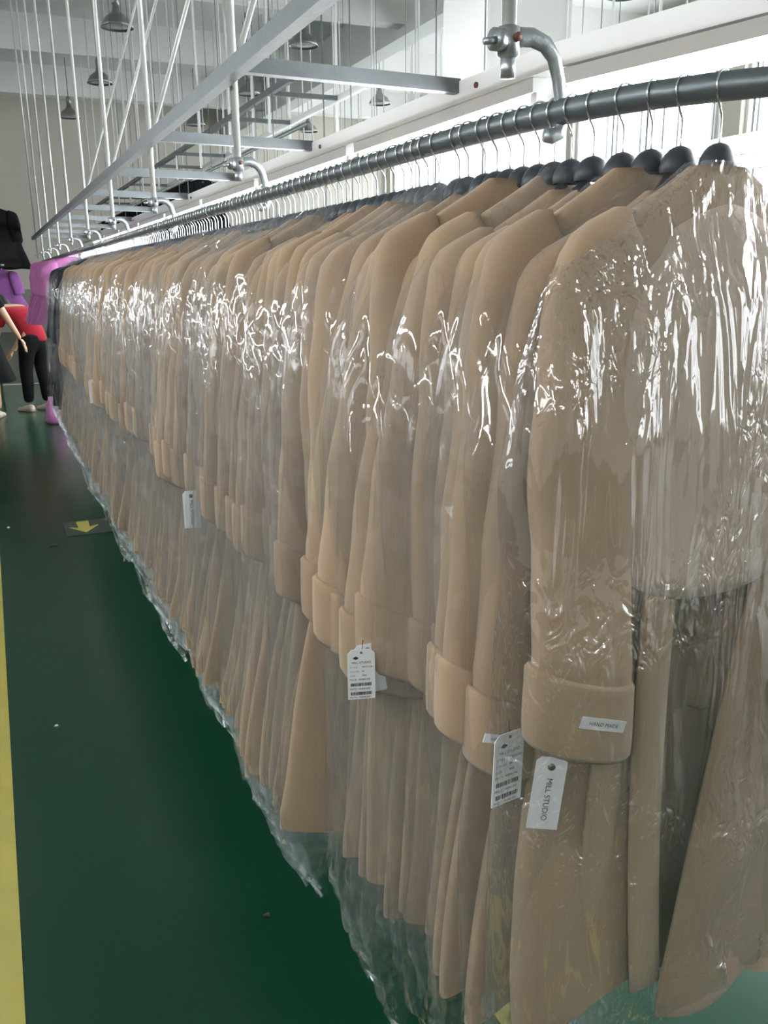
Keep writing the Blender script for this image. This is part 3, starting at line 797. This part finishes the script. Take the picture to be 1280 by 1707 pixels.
# ------------------------------------------------------------------ high-bay pendant lamps
shade = MB().lathe([(0.035, 0.30), (0.045, 0.28), (0.06, 0.20), (0.10, 0.17), (0.165, 0.12), (0.205, 0.05), (0.225, 0.0), (0.219, 0.0), (0.198, 0.05), (0.158, 0.115), (0.095, 0.16), (0.03, 0.17)], 28, cap=False).mesh('shade', 'lamp')
cap_me = MB().lathe([(0.02, 0.27), (0.05, 0.29), (0.055, 0.36), (0.04, 0.42), (0.012, 0.44)], 16).mesh('ballast', 'lamp')
lens = MB().lathe([(0.001, 0.010), (0.12, 0.012), (0.212, 0.022)], 24, cap=False).mesh('lens', 'glass')
stem = MB().lathe([(0.008, 0.43), (0.008, 1.46)], 8).mesh('stem', 'steel')
for i in range(4):
    for j in range(5):
        t = thing('pendant_lamp', 'grey dome lamp in the %s bay from the camera, %s' % (ORD2[j], ['nearest the coat rail', 'second from the rail', 'third from the rail', 'nearest the windows'][i]), 'lamp', (2.1 + 2.75 * i + 0.2 * (j % 2), 6.2 + 3.85 * j, Z0 + 3.38), 0, 'dome lamps below the ceiling')
        link('shade', shade, t); link('ballast', cap_me, t); link('lens', lens, t); link('stem', stem, t)

# ------------------------------------------------------------------ hang tags and cuff labels
def text(body, size, parent, loc, rot, name='lettering', mat='ink', align='CENTER', space=1.0):
    c = bpy.data.curves.new(name, 'FONT'); c.body = body; c.size = size; c.align_x = align; c.align_y = 'CENTER'; c.space_character = space
    c.materials.append(M[mat])
    tmp = bpy.data.objects.new(name, c); COL.objects.link(tmp)
    me = bpy.data.meshes.new_from_object(tmp.evaluated_get(bpy.context.evaluated_depsgraph_get())); me.name = name
    bpy.data.objects.remove(tmp)
    o = bpy.data.objects.new(name, me); COL.objects.link(o); o.parent = parent; o.location = loc; o.rotation_euler = rot
    return o
def card_mesh(w, h):
    c = w * 0.16
    o = [(-w / 2, -h), (w / 2, -h), (w / 2, -c), (w / 2 - c, 0), (-w / 2 + c, 0), (-w / 2, -c)]
    mb = MB(); n = 6
    mb.add([(x, 0, z) for x, z in o] + [(x, 0.0012, z) for x, z in o], [tuple(range(n)), tuple(range(2 * n - 1, n - 1, -1))] + [((i + 1) % n, i, n + i, n + (i + 1) % n) for i in range(n)])
    return fix_normals(mb.mesh('card', 'paper', False))
def eyelet_mesh(z, r):
    mb = MB(); mb.tube([(0, -0.0012, z), (0, 0.002, z)], r, 14); return mb.mesh('eyelet', 'brass')
def string_mesh(z, top):
    return MB().tube([(0, -0.001, z), (0.002, 0.004, z * 0.3), (0.004, 0.008, top)], 0.0006, 5).mesh('string', 'black_plastic')
def brand_tag(loc, rz, roll, w, h, label, lettered=True):
    t = thing('hang_tag', label, 'tag', loc, rz)
    t.rotation_euler = (0, roll, rz)
    link('card', card_mesh(w, h), t); link('eyelet', eyelet_mesh(-h * 0.13, w * 0.12), t); link('string', string_mesh(-h * 0.13, 0.012), t)
    if lettered: text('MILL STUDIO', w * 0.26, t, (0, -0.0008, -h * 0.58), (math.pi / 2, math.pi / 2, 0))
    return t
def price_tag(loc, rz, roll, w, h, label):
    t = thing('price_tag', label, 'tag', loc, rz)
    t.rotation_euler = (0, roll, rz)
    link('card', card_mesh(w, h), t); link('eyelet', eyelet_mesh(-h * 0.06, w * 0.04), t); link('string', string_mesh(-h * 0.06, 0.012), t)
    up = (math.pi / 2, 0, 0); y = -0.0008
    dd = MB().add([(-w * 0.2, y, -h * 0.13), (-w * 0.08, y, -h * 0.165), (-w * 0.2, y, -h * 0.20), (-w * 0.32, y, -h * 0.165)], [(0, 1, 2, 3)])
    link('logo', dd.mesh('logo', 'ink', False), t)
    text('MILL STUDIO', w * 0.12, t, (0, y, -h * 0.26), up)
    for k, (a, b) in enumerate((('STYLE', 'MSCO-2201'), ('COLOR', 'BE'), ('SIZE', 'FREE'))):
        zz = -h * (0.35 + 0.085 * k)
        text(a, w * 0.085, t, (-w * 0.42, y, zz), up, 'lettering', 'ink', 'LEFT', 1.3); text(b, w * 0.085, t, (w * 0.02, y, zz), up, 'lettering', 'ink', 'LEFT')
    for zz in (-0.60, -0.79, -0.96):
        text('PRICE : W898,000', w * 0.095, t, (-w * 0.44, y, zz * h), up, 'lettering', 'ink', 'LEFT', 1.05)
    for zz in (-0.70, -0.88):
        rr = random.Random(int(zz * 100)); mb = MB(); x = -w * 0.40
        while x < w * 0.36:
            b = w * rr.uniform(0.008, 0.03); mb.add([(x, y, zz * h - h * 0.032), (x + b, y, zz * h - h * 0.032), (x + b, y, zz * h + h * 0.032), (x, y, zz * h + h * 0.032)], [(0, 1, 2, 3)])
            x += b + w * rr.uniform(0.008, 0.022)
        o = link('barcode', mb.mesh('barcode', 'ink', False), t); o['kind'] = 'stuff'
    return t
TAGS = True
R_ = math.radians
brand_tag((0.608, 0.84, Z0 - 0.611), R_(-22), R_(6), 0.042, 0.108, 'white lettered hang tag below the cuff of the nearest coat')
price_tag((0.567, 0.88, Z0 - 0.585), R_(10), R_(2), 0.052, 0.105, 'white price tag with barcodes beside the nearest lettered tag')
price_tag((0.455, 1.125, Z0 - 0.545), R_(-15), R_(0), 0.042, 0.082, 'white price tag with barcodes hanging in the middle of the row')
brand_tag((0.470, 1.14, Z0 - 0.545), R_(-15), R_(-8), 0.042, 0.082, 'blank white card tucked behind the middle price tag', False)
brand_tag((0.448, 2.33, Z0 - 0.565), R_(-10), R_(0), 0.046, 0.105, 'white lettered hang tag in the far part of the row')
brand_tag((0.447, 4.7, Z0 - 0.503), R_(-5), R_(0), 0.05, 0.12, 'small blank white tag deep along the row', False)

def cuff_label(ct, cc, dx, w, h):
    cx, cy, a, b, tw = cc
    y = cy - b - 0.0012
    L = link('cuff_label', MB().box(-w / 2, w / 2, -0.0006, 0.0006, -h / 2, h / 2).mesh('cuff_label', 'paper', False), ct, (cx + dx, y, -0.775 - 0.34 * dx))
    L.rotation_euler = (0, math.atan(0.34), tw)
    L['label'] = 'white woven cuff label'
    text('HAND MADE', h * 0.46, L, (0, -0.0016, 0), (math.pi / 2, 0, 0), 'lettering', 'ink', 'CENTER', 1.1)
cuff_label(COATS[0][0], CC0, 0.014, 0.070, 0.016)
cuff_label(COATS[1][0], COATS[1][1]['cc'], -0.02, 0.055, 0.012)

# ------------------------------------------------------------------ people
def skin(name, verts, edges, mat, levels=2, root=0):
    """verts: (x, y, z, rx, ry); a smooth tapered surface grown over the joints"""
    me = bpy.data.meshes.new(name + '_bones')
    me.from_pydata([v[:3] for v in verts], edges, [])
    o = bpy.data.objects.new(name + '_bones', me); COL.objects.link(o)
    sm = o.modifiers.new('skin', 'SKIN'); sm.use_smooth_shade = True
    sv = me.skin_vertices[0].data
    for i, v in enumerate(verts): sv[i].radius = (v[3], v[4]); sv[i].use_root = (i == root)
    ss = o.modifiers.new('sub', 'SUBSURF'); ss.levels = levels; ss.render_levels = levels
    dg = bpy.context.evaluated_depsgraph_get()
    out = bpy.data.meshes.new_from_object(o.evaluated_get(dg)); out.name = name
    bpy.data.objects.remove(o); bpy.data.meshes.remove(me)
    out.materials.clear(); out.materials.append(M[mat])
    out.polygons.foreach_set('use_smooth', [True] * len(out.polygons))
    return out
def chain(i0, n): return [(i, i + 1) for i in range(i0, i0 + n - 1)]
def hand_bones(w, d, sidev, L=0.17):
    """palm and five fingers from wrist w along direction d; sidev points to the thumb side"""
    w = np.array(w); d = np.array(d, float); d /= np.linalg.norm(d); sv = np.array(sidev, float); sv -= d * sv.dot(d); sv /= np.linalg.norm(sv)
    nv = np.cross(d, sv)
    V = []; E = []
    V.append((*w, 0.022, 0.018)); V.append((*(w + d * L * 0.25), 0.030, 0.015)); V.append((*(w + d * L * 0.45), 0.034, 0.014)); E += [(0, 1), (1, 2)]
    for k, (o, ln) in enumerate(((0.026, 0.42), (0.009, 0.48), (-0.009, 0.45), (-0.026, 0.36))):
        b = len(V); p = w + d * L * 0.5 + sv * o
        for j, t in enumerate((0.0, 0.5, 1.0)):
            pp = p + d * L * ln * t - nv * 0.02 * t * t
            V.append((*pp, 0.0088 - 0.001 * j, 0.0088 - 0.001 * j))
        E += [(2, b), (b, b + 1), (b + 1, b + 2)]
    b = len(V); p = w + d * L * 0.16 + sv * 0.030
    V += [(*p, 0.012, 0.012), (*(p + d * 0.035 + sv * 0.018), 0.010, 0.010), (*(p + d * 0.062 + sv * 0.022), 0.009, 0.009)]
    E += [(1, b), (b, b + 1), (b + 1, b + 2)]
    return V, E

def head_mesh(name, c, fwd, up, mat='skin'):
    """an egg-shaped head with brow, nose, chin and ears"""
    fwd = np.array(fwd, float); fwd /= np.linalg.norm(fwd); up = np.array(up, float); up -= fwd * up.dot(fwd); up /= np.linalg.norm(up); rt = np.cross(fwd, up)
    n, m = 28, 20; V = np.zeros((m, n, 3))
    for i in range(m):
        ph = math.pi * (i + 0.5) / m
        for j in range(n):
            t = 2 * math.pi * j / n
            x = 0.073 * math.sin(ph) * math.sin(t); y = 0.093 * math.sin(ph) * math.cos(t); z = 0.115 * math.cos(ph)
            if z < 0: x *= 1 + 1.6 * z; y = y * (1 + 0.9 * z) + 0.012 * (-z / 0.115)
            fr = max(0, math.cos(t)) ** 14 * math.sin(ph)
            if -0.045 < z < 0.012: y += 0.022 * fr * (1 - abs(z + 0.03) / 0.05 if z < -0.0 else 0.5)
            er = max(0, math.cos(t - math.pi / 2)) ** 30 + max(0, math.cos(t + math.pi / 2)) ** 30
            if abs(z + 0.005) < 0.032: x += 0.016 * er * math.copysign(1, x)
            ey = (max(0, math.cos(t - 0.42)) ** 50 + max(0, math.cos(t + 0.42)) ** 50)
            if abs(z - 0.002) < 0.016: y -= 0.008 * ey
            V[i, j] = np.array(c) + rt * x + fwd * y + up * z
    mb = MB(); mb.grid(V, True); mb.f.append(tuple(range(n))); mb.f.append(tuple((m - 1) * n + j for j in range(n))[::-1])
    return fix_normals(mb.mesh(name, mat)), rt, fwd, up
def hair_mesh(c, fwd, up, length=0.0):
    fwd = np.array(fwd, float); fwd /= np.linalg.norm(fwd); up = np.array(up, float); up -= fwd * up.dot(fwd); up /= np.linalg.norm(up); rt = np.cross(fwd, up)
    n, m = 26, 12; V = np.zeros((m, n, 3))
    for j in range(n):
        t = 2 * math.pi * j / n
        lim = 1.05 + 0.95 * (0.5 - 0.5 * math.cos(t)) ** 0.7
        for i in range(m):
            ph = 0.03 + lim * i / (m - 1)
            k = 1.10 + 0.02 * math.sin(9 * t)
            x = 0.078 * k * math.sin(ph) * math.sin(t); y = 0.098 * k * math.sin(ph) * math.cos(t) - 0.004; z = 0.118 * k * math.cos(ph)
            z -= length * max(0, ph - 1.2) * (0.5 - 0.5 * math.cos(t))
            V[i, j] = np.array(c) + rt * x + fwd * y + up * z
    mb = MB(); mb.grid(V, True); mb.f.append(tuple(range(n)))
    return fix_normals(mb.mesh('hair', 'hair'))
def shoe_mesh(p, d):
    d = np.array(d, float); d /= np.linalg.norm(d); sd = np.array((-d[1], d[0], 0)); p = np.array(p)
    G = []
    for t, w, h in ((-0.07, 0.012, 0.05), (-0.065, 0.030, 0.075), (-0.02, 0.036, 0.085), (0.04, 0.038, 0.07), (0.10, 0.044, 0.05), (0.15, 0.040, 0.04), (0.18, 0.024, 0.032), (0.188, 0.006, 0.02)):
        a = np.linspace(0, 2 * math.pi, 14, endpoint=False)
        zz = np.where(np.sin(a) < 0, 0.0, h * np.sin(a) ** 0.8) + 0.002
        G.append(np.stack([p[0] + d[0] * t + sd[0] * w * np.cos(a), p[1] + d[1] * t + sd[1] * w * np.cos(a), zz], -1))
    mb = MB(); mb.grid(np.array(G), True); mb.f.append(tuple(range(14))); mb.f.append(tuple(7 * 14 + j for j in range(14))[::-1])
    return fix_normals(mb.mesh('shoe', 'shoe'))

def person(name_label, base, fwd, pelvis_h, torso, head_c, head_f, head_u, arms, feet, top_mat, leg_mat, skirt=False, sleeve_short=True):
    """joints in local metres, z up from the floor; fwd a unit vector in plan"""
    P = thing('person', name_label, 'person', base)
    f = np.array((fwd[0], fwd[1], 0.0)); r = np.array((fwd[1], -fwd[0], 0.0))
    L = lambda a, b, z: f * a + r * b + np.array((0, 0, z))
    V = []; E = []
    def vert(p, rx, ry=None): V.append((float(p[0]), float(p[1]), float(p[2]), rx, ry or rx)); return len(V) - 1
    pel = vert(L(0, 0, pelvis_h), 0.150, 0.115)
    prev = pel; tv = []
    for (a, z, rx, ry) in torso:
        i = vert(L(a, 0, z), rx, ry); E.append((prev, i)); prev = i; tv.append(i)
    chest = tv[-2]
    hips = []; feetv = []
    for sgn, (fa, fb, ka, kb, kz) in zip((-1, 1), feet):
        h = vert(L(0, sgn * 0.085, pelvis_h - 0.08), 0.088); k = vert(L(ka, kb, kz), 0.060); a = vert(L(fa, fb, 0.09), 0.040)
        m = vert(L((ka + fa) / 2 - 0.015, (kb + fb) / 2, (kz + 0.09) / 2 + 0.06), 0.055)
        E += [(pel, h), (h, k), (k, m), (m, a)]; hips.append((h, k, m, a)); feetv.append((fa, fb))
    armv = []
    for sgn, (sh, el, wr) in zip((-1, 1), arms):
        s_ = vert(L(*sh), 0.058); e_ = vert(L(*el), 0.040); w_ = vert(L(*wr), 0.026)
        E += [(chest, s_), (s_, e_), (e_, w_)]; armv.append((s_, e_, w_))
    for sgn, (sh, el, wr) in zip((-1, 1), arms):
        w = L(*wr); d = w - L(*el)
        hv, he = hand_bones(w, d, f + 0.2 * np.array((0, 0, 1.0)))
        n0 = len(V); V.extend(hv); E.extend([(a + n0, b + n0) for a, b in he]); E.append((armv[(sgn > 0)][2], n0))
    link('body', skin('body', V, E, 'skin', 2, pel), P)
    # clothing follows the same joints a little larger
    def sub(ids, grow, mat, nm, edges, ends=None):
        m = {i: k for k, i in enumerate(ids)}
        vv = [(V[i][0], V[i][1], V[i][2], V[i][3] + grow, V[i][4] + grow) for i in ids]
        link(nm, skin(nm, vv, [(m[a], m[b]) for a, b in edges], mat, 2, 0), P)
    wst = len(V); V.append((V[pel][0], V[pel][1], V[pel][2] - 0.07, 0.15, 0.12))
    ids = [wst, pel] + tv[:-1]; ed = [(wst, pel), (pel, tv[0])] + [(tv[i], tv[i + 1]) for i in range(len(tv) - 2)]
    for s_, e_, w_ in armv:
        ids += [s_]; ed += [(chest, s_)]
        mid = len(V); V.append(tuple((V[s_][k] * 0.35 + V[e_][k] * 0.65) for k in range(5))); ids += [mid]; ed += [(s_, mid)]
    sub(ids, 0.024, top_mat, 'shirt', ed)
    tw_ = len(V); V.append((V[pel][0], V[pel][1], V[pel][2] + 0.08, 0.125, 0.10))
    ids = [pel, tw_]; ed = [(pel, tw_)]
    for h, k, m, a in hips: ids += [h, k, m, a]; ed += [(pel, h), (h, k), (k, m), (m, a)]
    if skirt:
        G = []
        for z, w in ((pelvis_h + 0.06, 0.16), (pelvis_h - 0.1, 0.20), (pelvis_h - 0.25, 0.24), (0.42, 0.32), (0.40, 0.315)):
            a = np.linspace(0, 2 * math.pi, 30, endpoint=False); rr = w * (1 + 0.05 * np.sin(7 * a) * (1.1 - z))
            G.append(np.stack([rr * np.cos(a), 0.8 * rr * np.sin(a), np.full(30, z)], -1))
        mb = MB(); mb.grid(np.array(G), True); link('skirt', mb.mesh('skirt', leg_mat), P)
    else: sub(ids, 0.018, leg_mat, 'trousers', ed)
    for fa, fb in feetv: link('shoe', shoe_mesh(L(fa, fb, 0), f), P)
    hf = f * head_f[0] + np.array((0, 0, head_f[1])); hu = f * head_u[0] + np.array((0, 0, head_u[1]))
    c = L(*head_c)
    hm, *_ = head_mesh('head', c, hf, hu); link('head', hm, P)
    link('hair', hair_mesh(c, hf, hu, 0.05), P)
    return P
person('person in red top and black trousers bending over in the aisle', (0.42, 10.95, 0), (-0.60, 0.80), 0.84,
       [(0.02, 0.92, 0.135, 0.105), (0.12, 1.04, 0.140, 0.110), (0.27, 1.16, 0.150, 0.105), (0.37, 1.20, 0.060, 0.060)],
       (0.47, 0.0, 1.20), (0.75, -0.66), (0.66, 0.75),
       [((0.27, -0.17, 1.14), (0.36, -0.20, 0.86), (0.50, -0.14, 0.66)), ((0.27, 0.17, 1.14), (0.38, 0.20, 0.88), (0.52, 0.14, 0.68))],
       [(0.06, -0.10, 0.05, -0.10, 0.46), (-0.02, 0.10, 0.02, 0.10, 0.46)], 'red', 'black')
person('person in black dress standing at the edge of the aisle', (-0.13, 10.6, 0), (0.25, 0.97), 0.92,
       [(0.0, 1.02, 0.125, 0.10), (0.02, 1.15, 0.135, 0.105), (0.03, 1.32, 0.145, 0.10), (0.03, 1.42, 0.05, 0.05)],
       (0.06, 0.0, 1.55), (1, -0.15), (0.15, 1),
       [((0.02, -0.17, 1.34), (0.02, -0.25, 1.06), (0.10, -0.22, 0.84)), ((0.02, 0.17, 1.34), (0.03, 0.30, 1.08), (0.08, 0.40, 0.86))],
       [(0.02, -0.10, 0.02, -0.10, 0.48), (0.02, 0.10, 0.02, 0.10, 0.48)], 'black', 'black', True)
